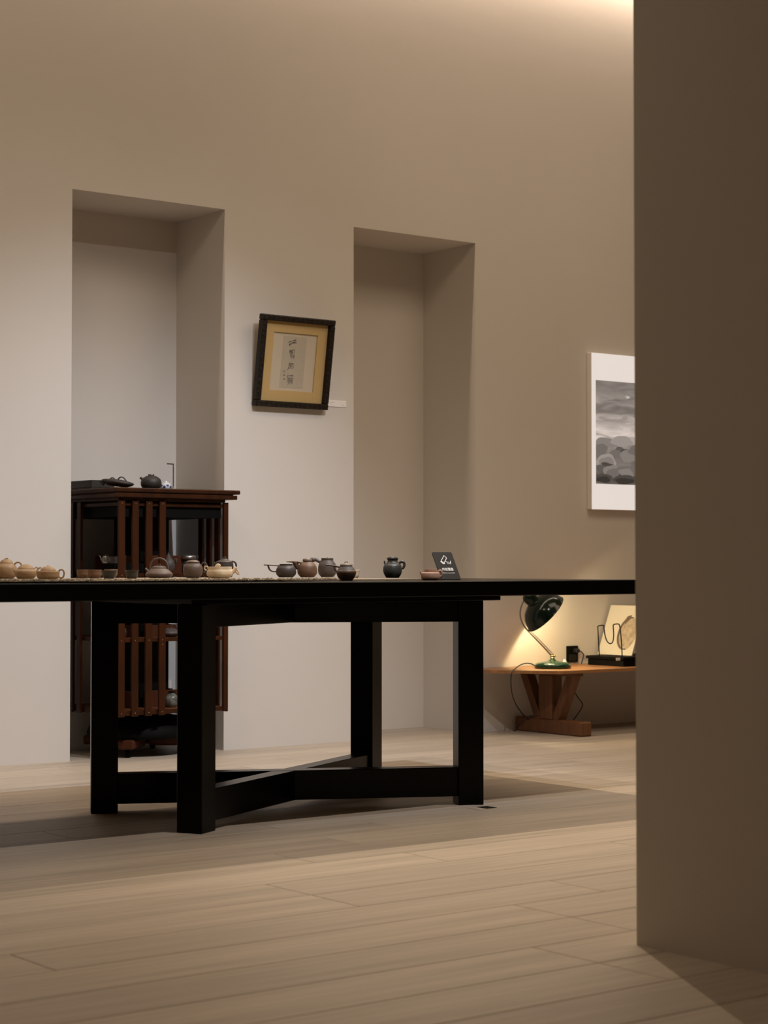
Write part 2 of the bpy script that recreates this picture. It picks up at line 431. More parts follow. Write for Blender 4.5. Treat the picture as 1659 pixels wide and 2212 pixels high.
vessel('tea_cup', 'dark grey cup with flared lip standing alone left of the bail-handled teapot', 'cup', 285, 5.15, MATZ, [(10, 0), (12.5, 5), (13.3, 12), (14, 16), (16, 18.5)], M_GREYCUP, open_top=True)
vessel('teapot', 'flat purple-brown clay teapot with arched handle over the lid', 'teapot', 344, 5.38, MATZ,
    [(20, 0), (27.5, 3), (29.5, 8), (26, 13), (17, 20.5)], M_PURPLE, [(16.5, 20.5), (15, 24), (8, 26.2), (0, 26.8)], M_PURPLE,
    [('handle', [(-19, 17), (-19, 26), (-16, 34), (-10, 40), (-1, 42.5), (7, 41), (14, 36), (18, 28), (19, 17)], 1.9, None, 1.3),
     ('spout', [(-21, 12), (-26, 17), (-30, 21)], [4, 2.6, 1.9], None, 1)], knob=(26.5, 3.2, 'ring'))
vessel('teapot', 'round purple-brown clay teapot with flat disc lid behind cream ewer', 'teapot', 417, 5.30, MATZ,
    [(13, 0), (19, 6), (21.6, 16), (20, 25), (14, 32)], M_PURPLE, [(13, 32), (14.4, 33.5), (14, 35), (9, 38), (0, 39.5)], M_PURPLE,
    [('handle', [(17, 28), (22, 33), (27, 33), (30.5, 26), (29, 17), (21, 12)], 1.1, None, 1), ('spout', [(-16, 21), (-19, 26), (-20, 29)], [3, 2.2, 1.8], None, 1)])
def pinch(r, z, a):
    k = 1 - .10*max(0, math.sin(z*60))*math.exp(-((a-5.3)/.35)**2) - .10*math.exp(-((a-4.0)/.3)**2)
    return r*k, z
vessel('ewer', 'cream clay ewer with pinched rim and flared spout, the only pale pot', 'ewer', 475, 5.12, MATZ,
    [(18, 0), (25.5, 4), (28.5, 9), (28, 15), (26, 19), (25.5, 25)], M_CREAM, None, None,
    [('ring_handle', [(-28, 17), (-33, 20), (-32, 25), (-27, 25), (-25, 20)], 1.5, None, 1),
     ('spout', [(20, 11), (26, 13), (31, 17), (36, 24)], [7, 5.5, 4.5, 3.5], None, 1),
     ('spout_lip', [(32, 21), (35, 14), (40, 9), (41, 13), (36, 20)], [1.5, 2.2, 2.2, 1.8, 1.2], None, 1),
     ('finial', [(-10, 24, 12), (-5, 29, 12), (0, 26, 12)], [3, 3.2, 2.5], None, 1)], open_top=True, fn=pinch)
vessel('teapot', 'dark clay teapot with ring knob and ear handle behind the cream ewer', 'teapot', 485, 5.52, MATZ,
    [(16, 0), (19, 8), (19.5, 22), (18.5, 32), (17.5, 34), (10, 37)], M_DARKCLAY, [(9.5, 37), (9, 38.5), (5, 40), (0, 40.5)], M_DARKCLAY,
    [('handle', [(15, 34), (20, 34), (24.5, 30), (25, 21), (21, 12)], 2.0, None, 1), ('spout', [(-17, 24), (-21, 30), (-22, 33)], [3, 2.2, 1.8], None, 1)], knob=(40, 3.6, 'ring'))
vessel('side_handled_pot', 'dark clay pot with long flat handle pointing left, first of the right group', 'teapot', 618, 5.36, MATZ,
    [(14.5, 0), (20.5, 6), (22, 13), (19.5, 21), (13.5, 27)], M_DARKCLAY, [(13, 27), (14, 27.6), (14, 28.8), (0, 29.2)], M_DARKCLAY,
    [('handle', [(-13, 25), (-25, 25.6), (-38, 26.6), (-48, 27)], [1.6, 1.4, 1.4, 1.2], None, 2.6),
     ('handle_brace', [(-39, 26), (-36, 18), (-30, 13.2), (-21, 12.6)], [2.0, 2.0, 1.6, 1.4], None, 1)])
vessel('side_handled_pot', 'rust-brown clay jar with puffy lid and wing-shaped handle pointing left', 'teapot', 664, 5.34, MATZ,
    [(14, 0), (20, 6.5), (21.6, 14), (19, 25), (12, 33)], M_BROWNCLAY, [(9, 33), (10.5, 36), (9, 40), (4, 41.5), (0, 41.5)], M_LIDGREY,
    [('handle', [(-12, 31), (-20, 33), (-33, 33.5), (-45, 33.8)], [2.4, 2.6, 2.0, 1.0], M_MUD, 2.4),
     ('spout', [(-26, 33), (-24, 25), (-20, 20), (-14, 18)], [7, 6, 4.5, 4], M_MUD, 1)])
vessel('side_handled_pot', 'charcoal clay jar with open tubular handle slanting up left', 'teapot', 707, 5.42, MATZ,
    [(13, 0), (18.5, 7), (20, 16), (18.5, 27), (13.2, 35.5), (12.8, 38), (13.4, 40.5)], M_GREYCLAY, [(12.5, 40), (11, 41.2), (0, 41.5)], M_GREYCLAY,
    [('handle', [(-12, 31.5), (-20, 35), (-27, 38.5), (-31, 37.5)], [3.6, 3.8, 4.4, 5.6], None, 1), ('handle_mouth', [(-33.0, 36.6, -5), (-32.0, 37.2, 0)], [7.0, 7.2], None, .75), ('mouth_hole', [(-33.3, 36.5, -5.6), (-33.0, 36.6, -4.6)], [2.6, 2.6], M_BLK, .8)], knob=(41, 1.2, 'ball'))
t, s = vessel('side_handled_pot', 'brown clay pot with grey ring-knobbed lid, rightmost in its cluster of pots', 'teapot', 748, 4.98, TZ,
    [(13, 0), (18.5, 8), (21.4, 16), (21.6, 19), (20.6, 21.5)], M_MUD, [(13.2, 31), (13.8, 32.6), (12, 35.5), (6, 37.3), (0, 37.8)], M_LIDGREY,
    [('handle', [(-14, 29), (-24, 31.5), (-35, 33), (-45, 34)], [2.4, 2, 1.7, 1.3], None, 1),
     ('handle_brace', [(-27, 31), (-24, 24), (-19, 20), (-15, 22)], [1.6, 2, 2, 1.5], None, 1)], knob=(37.4, 3.4, 'ring'))
lathe_px([(0, 21), (20.6, 21.5)] + smooth_prof([(20.6, 21.5), (17.5, 26), (13.2, 31)]) + [(0, 31)], s).build('shoulder', M_GREYCLAY, t)
vessel('tea_cup', 'cream cup half hidden behind the ring-knobbed brown pot', 'cup', 766, 5.50, TZ+.004, [(6.5, 0), (9, 5), (10.5, 12), (12, 17.5)], M_CREAM, open_top=True)
vessel('jar', 'black-green clay jar with collared neck and ear handle standing alone', 'jar', 848, 5.50, TZ+.004,
    [(13.5, 0), (18.5, 8), (20.5, 17), (18.5, 27), (12, 33.5), (10.8, 37), (11.2, 39), (12.5, 41), (12, 43.5)], M_BLUEBLK, [(9.5, 43.2), (8, 45), (0, 45.4)], M_BLUEBLK,
    [('handle', [(14, 31), (19, 35), (24, 33.5), (25.5, 27), (22, 20.5), (17, 22)], [2.6, 3, 3, 2.8, 2.4, 2], None, 1),
     ('spout', [(-13, 29), (-16.5, 31), (-17.5, 37)], [3.2, 2.4, 1.5], None, 1)])
vessel('teapot', 'flat terracotta-pink teapot with drum lid in front of the black notice', 'teapot', 930, 4.98, TZ,
    [(15, 0), (19.5, 2.5), (20.8, 8), (20, 15), (17.5, 16.8), (13, 17)], M_TERRA, [(13, 17), (12.8, 22.5), (12, 24), (0, 24)], M_TERRA,
    [('handle', [(17, 13), (18, 19), (22, 20.5), (25, 14.5), (23, 8), (18, 8)], [2.4, 2.6, 2.6, 2.6, 2.4, 2], None, 1),
     ('spout', [(-17, 9), (-20, 14), (-22, 19)], [3.4, 2.4, 1.6], None, 1)])

# text ----------------------------------------------------------------------
def text_mesh(body, size, material, name='lettering', depth=.0003, bold=.0):
    cu = bpy.data.curves.new('txt', 'FONT'); cu.body = body; cu.size = size; cu.align_x = 'CENTER'; cu.align_y = 'CENTER'
    cu.extrude = depth; cu.offset = bold; cu.resolution_u = 3
    ob = bpy.data.objects.new('txt', cu); C.objects.link(ob)
    dg = bpy.context.evaluated_depsgraph_get(); dg.update()
    me = bpy.data.meshes.new_from_object(ob.evaluated_get(dg)); me.name = name
    bpy.data.objects.remove(ob); bpy.data.curves.remove(cu)
    me.materials.clear(); me.materials.append(material); return me
# black notice leaning back
x0, y0, s = pt(974.5, 5.02)
W2 = 43.5*s/CY_/2
H = .106; tilt = math.radians(29)
t = thing('notice_stand', 'slanted black tabletop notice with white camera symbol and four characters', 'sign', (x0, 5.02, TZ))
RT = (math.radians(90)-tilt, 0, 0)     # local x along the table, local y up the plate, local z out towards the viewer
RT = (math.radians(90)-tilt, 0, 0)
plate = MB()
HP = H/math.cos(tilt)*.87
pl = [(-W2+.004, 0), (W2-.004, 0), (W2, .004), (W2, HP-.004), (W2-.004, HP), (-W2+.004, HP), (-W2, HP-.004), (-W2, .004)]
plate.prism(pl, -.003, 0); p = plate.build('panel', M_SIGN, t, (0, 0, .003), RT)
MB().bbox(-W2, W2, 0, .055, 0, .003, .0008).build('foot', M_SIGN, t)
k = HP/63.0
def gp(u, v): return (u*k, HP - v*k)   # u right of centre, v down from the top in photograph pixels
def line(pts, wd, mb, closed=False):
    n = len(pts)
    for i in range(n if closed else n-1):
        a = Vector(pts[i]); c = Vector(pts[(i+1) % n]); d = (c-a)
        L = d.length; d.normalize(); q = Vector((-d.y, d.x))*wd/2; e = d*wd*.4
        mb.prism([tuple(a-e-q), tuple(c+e-q), tuple(c+e+q), tuple(a-e+q)], 0, .0005)
mb = MB(); kk = k
ku = s/CY_
gp = lambda u, v: (u*ku, HP - v*k)
line([gp(1.9, 8.5), gp(6.3, 13.9), gp(-3.1, 25.3), gp(-8.5, 21.1)], 1.3*k, mb, True)
line([gp(-9.2, 22.4), gp(-5.6, 27.2), gp(-2.6, 26.6)], 2.6*k, mb)
line([gp(.9, 20.8), gp(4.4, 24.4)], 1.3*k, mb)
line([gp(6.1+2.1*math.cos(a), 25.7+2.1*math.sin(a)) for a in [math.pi*q/4 for q in range(8)]], 1.1*k, mb, True)
line([gp(8.2, 26.2), gp(11, 25)], 1.2*k, mb); line([gp(12.1, 21.1), gp(10.6, 28.4)], 1.4*k, mb)
mb.build('camera_symbol', M_WHITE, p, (0, 0, .0002))
me = text_mesh('内有摄像', 7.5*k, M_WHITE, bold=.00012); o = new_obj('lettering', me, p, (0, HP-41*k, .0004))
me = text_mesh('There is a camera inside', 3.1*k, M_WHITE, bold=.00003); o = new_obj('small_lettering', me, p, (0, HP-49*k, .0004))

# ------------------------------------------------------------------ revolving bookcase in the left niche
BX, BY, BS = 3.893, 6.835, .53
t = thing('revolving_bookcase', 'dark rosewood revolving bookcase with slatted sides standing in the left niche', 'bookcase', (BX+BS/2, BY+BS/2, 0))
hb = BS/2; z0, z1 = .188, 1.062
Z = [z0, .484, .752]
top = MB(); top.bbox(-hb-.026, hb+.035, -hb-.026, hb-.008, 1.078, 1.096, .003); top.bbox(-hb-.03, hb+.048, -hb-.03, hb-.006, 1.100, 1.118, .004); top.bbox(-hb-.012, hb+.022, -hb-.012, hb-.004, 1.094, 1.102, .001)
top.build('top', M_DWOOD, t)
bm_ = MB().bbox(-hb+.006, hb-.006, -hb+.006, hb-.006, 1.066, 1.079, .002); bm_.build('top_moulding', M_DWOOD, t)
MB().box(-hb+.02, hb-.02, -hb+.02, hb-.02, 1.0, 1.066).build('inner_box', M_BLK, t)
for zz in Z:
    MB().bbox(-hb+.012, hb-.012, -hb+.012, hb-.012, zz, zz+.014, .001).build('shelf', M_SHELF, t)
MB().box(-.085, .085, -.085, .085, z0+.014, 1.0).build('centre_column', M_BLK, t)
for zz, h in ((Z[2]+.014, .075), (Z[1]+.014, .05), (Z[0]+.014, .07)):
    for ang_ in range(4):
        M = Matrix.Rotation(ang_*math.pi/2, 4, 'Z')
        MB().box(-.055, .155, -.125, -.112, zz, zz+h, M).build('book_rest', M_DWOOD2, t)
slat_me = MB().bbox(-.0155, .0155, -.006, .006, z0-.008, z1+.004, .0015).mesh('slat', M_DWOOD)
riv = MB()
for f in range(4):
    R = Matrix.Rotation(f*math.pi/2, 4, 'Z')
    for i in range(4):
        c = R @ Vector((-hb+.0155+i*.0645, -hb, 0))
        new_obj('slat', slat_me, t, tuple(c), (0, 0, f*math.pi/2))
        for zz in (z0+.006, Z[1]+.007, Z[2]+.007, z1-.008) + (((Z[1]+.007+Z[1]-.03)/2,) if i == 3 else ()):
            Mx = R @ Matrix.Translation((-hb+.0155+i*.0645, -hb-.006, zz)) @ Matrix.Rotation(math.pi/2, 4, 'X')
            riv.lathe([(.0022, -.0005), (.0022, .0006), (0, .0014)], 8, Mx)
    rl = MB(); 
    for zz, hh in ((z0-.004, .018), (Z[1], .015), (Z[2], .015), (z1-.018, .014)):
        rm = MB().bbox(-hb+.008, hb-.004, -hb+.007, -hb+.018, zz, zz+hh, .001, R); rm.build('rail', M_DWOOD, t)
o = riv.build('rivets', M_BRASS, t); o['kind'] = 'stuff'; o['label'] = 'small brass rivets'
MB().bbox(-.012+hb-.006, hb+.004, -hb-.002, -hb+.012, z0-.004, z1, .002).build('corner_post', M_DWOOD, t)
mb = MB(); mb.lathe([(0, .075), (.225, .075), (.228, .095), (.215, .125), (.17, .155), (.09, .172), (.07, .180), (0, .180)], 40)
mb.build('pedestal', M_BLK, t)
for f in range(4):
    R = Matrix.Rotation(f*math.pi/2 + math.pi/4, 4, 'Z')
    ft = MB().bbox(.04, .245, -.035, .035, .036, .076, .008, R).build('foot', M_DWOOD2, t)
    mb = MB(); Mx = R @ Matrix.Translation((.205, -.010, .018)) @ Matrix.Rotation(-math.pi/2, 4, 'X')
    mb.lathe([(0, 0), (.016, 0), (.018, .004), (.018, .016), (.016, .020), (0, .020)], 20, Mx); mb.bbox(.195, .215, -.012, .012, .024, .037, .002, R)
    mb.build('caster', M_BLK, ft)

TOPZ = 1.118
def onpx(px, Y): return pt(px, Y)
# things on the bookcase top
x, y, s = pt(192, 6.93)
t = thing('tray', 'low black rectangular tray at the left end of the bookcase top', 'tray', (BX+.036, BY+.34, TOPZ))
mb = MB(); a_, b_, h_ = .055, .15, .037
mb.bbox(-a_, a_, -b_, b_, 0, .006, .001)
mb.build('tray_base', M_IRON, t)
mb = MB(); mb.bbox(-a_, a_, -b_, -b_+.008, .006, h_, .002); mb.bbox(-a_, a_, b_-.008, b_, .006, h_, .002); mb.bbox(-a_, -a_+.008, -b_+.008, b_-.008, .006, h_, .002); mb.bbox(a_-.008, a_, -b_+.008, b_-.008, .006, h_, .002)
mb.build('rim', M_IRON, t)
x, y, s = pt(253, 6.905)
t = thing('boat_teapot', 'flat boat-shaped grey pot with two looped handles on the bookcase top', 'teapot', (x, y, TOPZ), -YAW)
mb = MB(); mb.lathe([(0, 0), (20*s, 0), (33*s, 7*s), (36*s, 12*s), (30*s, 15*s), (12*s, 18*s), (0, 18*s)], 36, Matrix.Translation((0, 0, 3.6*s)) @ Matrix.Rotation(math.radians(8), 4, 'Y') @ Matrix.Diagonal((1, .62, .85, 1)))
mb.build('body', M_IRON, t)
tube_px([(-28, 9), (-34, 13), (-38, 17)], [5, 3.5, 2.2], s).build('spout', M_IRON, t)
tube_px([(-18, 15), (-16, 20), (-11, 22.5), (-6, 20), (-4, 15)], 1.2, s).build('lid_loop', M_IRON, t)
tube_px([(0, 14), (3, 21), (9, 24), (15, 21), (20, 14)], 1.4, s, 1.8).build('strap_handle', M_IRON, t)
t, s = vessel('iron_teapot', 'round black iron teapot with short spout on the bookcase top', 'teapot', 326, 6.93, TOPZ,
    [(15, 0), (21, 6), (22.5, 14), (20, 22), (12, 28), (6, 29.5)], M_IRON, [(6, 29), (6.8, 31), (6, 33), (0, 33.4)], M_SILVER,
    [('spout', [(-15, 19), (-20, 23), (-24, 25.5)], [5, 3, 2.2], None, 1)])
t, s = vessel('porcelain_jar', 'small blue and white porcelain jar behind the black iron teapot', 'jar', 358, 7.02, TOPZ,
    [(8, 0), (12, 5), (12.5, 10), (9, 16), (5, 18)], M_PORC, [(5, 18), (4, 20), (0, 20.5)], M_PORC, knob=(20, 1.2, 'ball'))
mb = MB()
for i in range(11):
    a = 2*math.pi*i/11; r = 12.5*s
    mb.lathe([(3.0*s, -.3*s), (3*s, .3*s), (0, .9*s)], 8, Matrix.Translation((r*math.cos(a)*.97, r*math.sin(a)*.97, (8+(i % 2)*2.5)*s)) @ Matrix.Rotation(a, 4, 'Z') @ Matrix.Rotation(math.pi/2, 4, 'Y'))
mb.build('painted_flowers', M_COBALT, t)
t, s = place('bent_rod', 'thin brass rod with bent top standing at the back of the bookcase top', 'rod', 374, 7.08, TOPZ)
tube_px([(0, 3), (0, 30), (0, 58)], 1.3, s).build('stem', M_DBRASS, t)
tube_px([(1.2, 59.3), (-6, 59.8), (-14, 60.4)], 1.5, s).build('bent_arm', M_DBRASS, t)
lathe_px([(0, 0), (3, 0), (3, 1), (1.6, 4), (1.6, 12), (0, 12)], s).build('socket', M_SILVER, t)

# things on the bookcase shelves
SZ = Z[2]+.014
o = MB().bbox(-.07, .07, -.05, .05, 0, .042, .002).build('storage_box', M_BLK, None, (BX+.105, BY+.14, SZ))
tag(o, 'low black box on the upper shelf of the bookcase, left side', 'box')
o = MB().bbox(-.03, .03, -.004, .004, 0, .028, .0005).build('paper_card', M_GREYCLAY, None, (BX+.075, BY+.17, SZ+.042), (0, 0, -YAW))
tag(o, 'small dim paper card standing on the black box in the bookcase', 'card')
x, y, s = pt(232, 6.96)
vessel('silver_teapot', 'tiny silver teapot with upright knob on the black box in the bookcase', 'teapot', 229, 6.955, SZ+.042,
    [(8, 0), (9.5, 4), (9, 10), (8, 14)], M_SILVER, [(8, 14), (6, 16), (0, 17)], M_SILVER,
    [('spout', [(-6, 5), (-10, 8), (-12, 14), (-15, 16)], [2, 1.6, 1.3, 1.1], None, 1)], knob=(17, 1.3, 'ball'))
t, s = vessel('tea_canister', 'slim brown canister with a silver collar behind the slats on the upper shelf', 'canister', 265, 6.90, SZ,
    [(7.5, 0), (8, 2), (7.6, 30), (7, 33)], M_MUD, [(7.3, 33), (7.8, 34), (7.8, 38), (7, 39)], M_SILVER)
lathe_px([(0, 39), (5, 39), (6, 41), (5.5, 44), (3, 46), (0, 46.4)], s).build('stopper', M_MUD, t)
vessel('gourd_teapot', 'dark gourd-shaped clay pot with pointed lid on the upper bookcase shelf', 'teapot', 364, 6.98, SZ,
    [(7, 0), (12, 6), (14.5, 16), (13, 25), (8, 32), (6, 35)], M_GREYCLAY, [(6, 35), (5, 38), (2, 41), (1.4, 44), (0, 45)], M_GREYCLAY,
    [('handle', [(11, 26), (15, 31), (18, 29), (16, 22)], 1.5, None, 1), ('spout', [(-12, 18), (-16, 24), (-18, 29)], [3, 2, 1.5], None, 1)])
vessel('silver_pot', 'shiny silver-rimmed pot at the right of the upper bookcase shelf', 'pot', 407, 6.97, SZ,
    [(12, 0), (15, 8), (14, 22), (13, 28), (17, 32), (16, 37)], M_DARKCLAY, [(16.5, 30), (17.5, 34), (14, 39), (0, 40)], M_SILVER,
    [('handle', [(15, 36), (20, 37), (19, 30)], 1.3, None, 1)])
S1 = Z[1]+.014
vessel('silver_jar', 'round polished dark jar behind the left slats on the middle shelf', 'jar', 262, 6.92, S1,
    [(7, 0), (12, 6), (13.5, 14), (11, 22), (6, 26)], M_SILVER, [(6, 26), (5, 28), (0, 29)], M_SILVER)
vessel('lidded_bowl', 'flat grey lidded pot on the middle bookcase shelf beside the table leg', 'bowl', 367, 6.93, S1,
    [(12, 0), (20, 5), (22, 9), (18, 14)], M_GREYCLAY, [(18, 14), (13, 18), (0, 20)], M_GREYCLAY,
    [('handle', [(5, 18), (4, 24), (12, 27), (16, 20)], 1.3, None, 1)])
S0 = Z[0]+.014
vessel('glazed_jar', 'mottled grey-green round jar on the bottom bookcase shelf', 'jar', 372, 6.93, S0,
    [(8, 0), (13, 6), (15, 14), (13, 23), (7, 29), (6.5, 32)], mat('mottled_glaze', (.13, .13, .11), .3, noise=.6, nscale=45), [(7, 31.5), (7.5, 34), (0, 35)], M_BLK)

# ------------------------------------------------------------------ framed calligraphy leaning out from the wall
FWd, FH, DP = .392, .404, .036
tl = math.radians(8.6)
t = thing('framed_calligraphy', 'calligraphy in a carved dark wooden frame leaning out from the wall between niches', 'framed picture', (4.836, WY-.0005, 1.502))
# local frame: x right, y up the frame, z out of the wall
RF = (math.radians(90)+tl, 0, 0)
# out from the wall must tilt at the top: rotate so that local y leans to -Y
Rq = Matrix.Rotation(math.radians(90)+tl, 4, 'X')
rw = .0265
def fpart(name, mb, m, parent=t, z=0): 
    o = mb.build(name, m, parent)
    if parent is t: o.rotation_euler = RF
    return o
for (x0, x1, y0, y1) in ((-FWd/2, FWd/2, 0, rw), (-FWd/2, FWd/2, FH-rw, FH), (-FWd/2, -FWd/2+rw, rw, FH-rw), (FWd/2-rw, FWd/2, rw, FH-rw)):
    fr = fpart('frame_rail', MB().bbox(x0, x1, y0, y1, 0, DP, .004), M_FRAME)
    sc = MB(); hor = (x1-x0) > (y1-y0); L = (x1-x0) if hor else (y1-y0); n = int(round(L/.026))
    cx, cy = (x0+x1)/2, (y0+y1)/2
    for i in range(n):
        d = -L/2 + (i+.5)*L/n; px_, py_ = (cx+d, cy) if hor else (cx, cy+d)
        sg = 1 if i % 2 else -1; pts = []
        for q in range(10):
            aa = q*.75*sg + (0 if hor else 1.57); rr = .0082*(1-q/11)
            pts.append((px_+rr*math.cos(aa), py_+rr*math.sin(aa), DP+.0006))
        sc.tube(pts, [.0014*(1-.04*q) for q in range(10)], 6, 2)
        e = .0088
        for sd in (-1, 1):
            q = (px_+d*0, py_+sd*e) if hor else (px_+sd*e, py_)
            sc.lathe([(.0026, 0), (.0022, .0010), (0, .0014)], 8, Matrix.Translation((q[0], q[1], DP-.0006)))
    o = sc.build('scrollwork', M_CARVE, fr); o['kind'] = 'stuff'
IW, IH = .236, .256
ix, iy = FWd/2-rw, FH/2
zb = .008
mb = MB()
for (x0, x1, y0, y1) in ((-ix, ix, rw, iy-IH/2), (-ix, ix, iy+IH/2, FH-rw), (-ix, -IW/2, iy-IH/2, iy+IH/2), (IW/2, ix, iy-IH/2, iy+IH/2)): mb.box(x0, x1, y0, y1, zb, zb+.006)
fpart('mount', mb, M_MATB)
fpart('sheet', MB().box(-IW/2, IW/2, iy-IH/2, iy+IH/2, .002, zb), M_PAPER)
o = fpart('rice_paper', MB().box(-.063, .063, iy-.114, iy+.114, zb, zb+.0006), M_RICE)
ink = MB(); inkg = MB()
k = .39/1017
def q(x, y):   # crop coordinates of the writing -> frame plane (the sheet leans, so undo the slant)
    return ((x-(705-(y-822)*.085))*k, iy - (y-822)*.000305)
def st(pts, wd, mb=ink):
    P = [Vector(q(*p)) for p in pts]
    for a, c in zip(P, P[1:]):
        d = c-a
        if d.length < 1e-6: continue
        d.normalize(); n_ = Vector((-d.y, d.x))*wd/2*k; e = d*wd*.3*k
        mb.prism([tuple(a-e-n_), tuple(c+e-n_*.8), tuple(c+e+n_*.8), tuple(a-e+n_)], zb+.0006, zb+.0009)
st([(645,540),(665,525),(688,518)], 9); st([(708,510),(728,502),(748,496)], 10)
st([(650,570),(690,545),(720,530),(752,524)], 9); st([(644,585),(660,572),(684,565)], 5, inkg); st([(700,548),(720,540),(750,548)], 6); st([(655,595),(680,578)], 4, inkg)
for a in (((658,650),(655,690)), ((658,652),(722,640)), ((722,640),(722,690)), ((672,652),(676,690)), ((690,650),(692,690)), ((656,672),(700,668)), ((656,690),(712,684)), ((668,700),(700,690))): st(a, 6)
for i in range(9): st([(662+i*8, 705+(i % 3)*8), (668+i*7, 740+(i % 4)*10)], 4, inkg)
for a in (((660,720),(730,708)), ((665,745),(728,738)), ((680,760),(690,775)), ((720,700),(712,780))): st(a, 4, inkg)
for a in (((652,838),(712,842)), ((652,838),(640,905)), ((640,905),(625,942)), ((712,842),(708,905)), ((640,908),(694,908)), ((655,862),(672,878)), ((690,858),(655,898)), ((665,890),(700,886)), ((706,880),(700,940)), ((645,870),(700,852))): st(a, 6 if a[0][0] < 660 else 4, ink if a[0][0] < 700 else inkg)
for a in (((622,1010),(640,1022)), ((640,1022),(622,1038)), ((668,1008),(690,1022)), ((704,1004),(684,1024)), ((650,1022),(706,1022))): st(a, 6)
for i in range(9): st([(622+i*10, 1042+(i % 2)*6), (630+i*8, 1080+(i % 3)*18), (618+i*10, 1120+(i % 4)*8)], 5, inkg)
st([(612,1070),(706,1056)], 4, inkg); st([(622,1100),(700,1090)], 4, inkg); st([(640,1130),(625,1160)], 4, inkg)
for yy in (965, 1018, 1075):
    st([(566,yy-6),(590,yy-8)], 5, inkg); st([(578,yy-12),(572,yy+12)], 4, inkg); st([(566,yy+6),(594,yy+8)], 5, ink if yy == 1018 else inkg)
ink.build('brushwork', M_INK, o)['kind'] = 'stuff'; inkg.build('faded_brushwork', M_INKG, o)['kind'] = 'stuff'
x, y, s = pt(727, WY)
t = thing('wall_label', 'small white caption card on the wall at the lower right of the frame', 'label', (x, WY-.0002, zat(872, s)))
w2, h2 = 19.5*s/CY_, 6.5*s
MB().bbox(-w2, w2, -.003, 0, -h2, h2, .0005).build('card', M_CARD, t)
for txt, u, v, sz in (('Ink on paper', -.55, .45, .0032), ('No. 12', .65, -.4, .0035)):
    me = text_mesh(txt, sz, M_INKG, depth=.0001); new_obj('lettering', me, t, (u*w2, -.0033, v*h2), (math.pi/2, 0, 0))

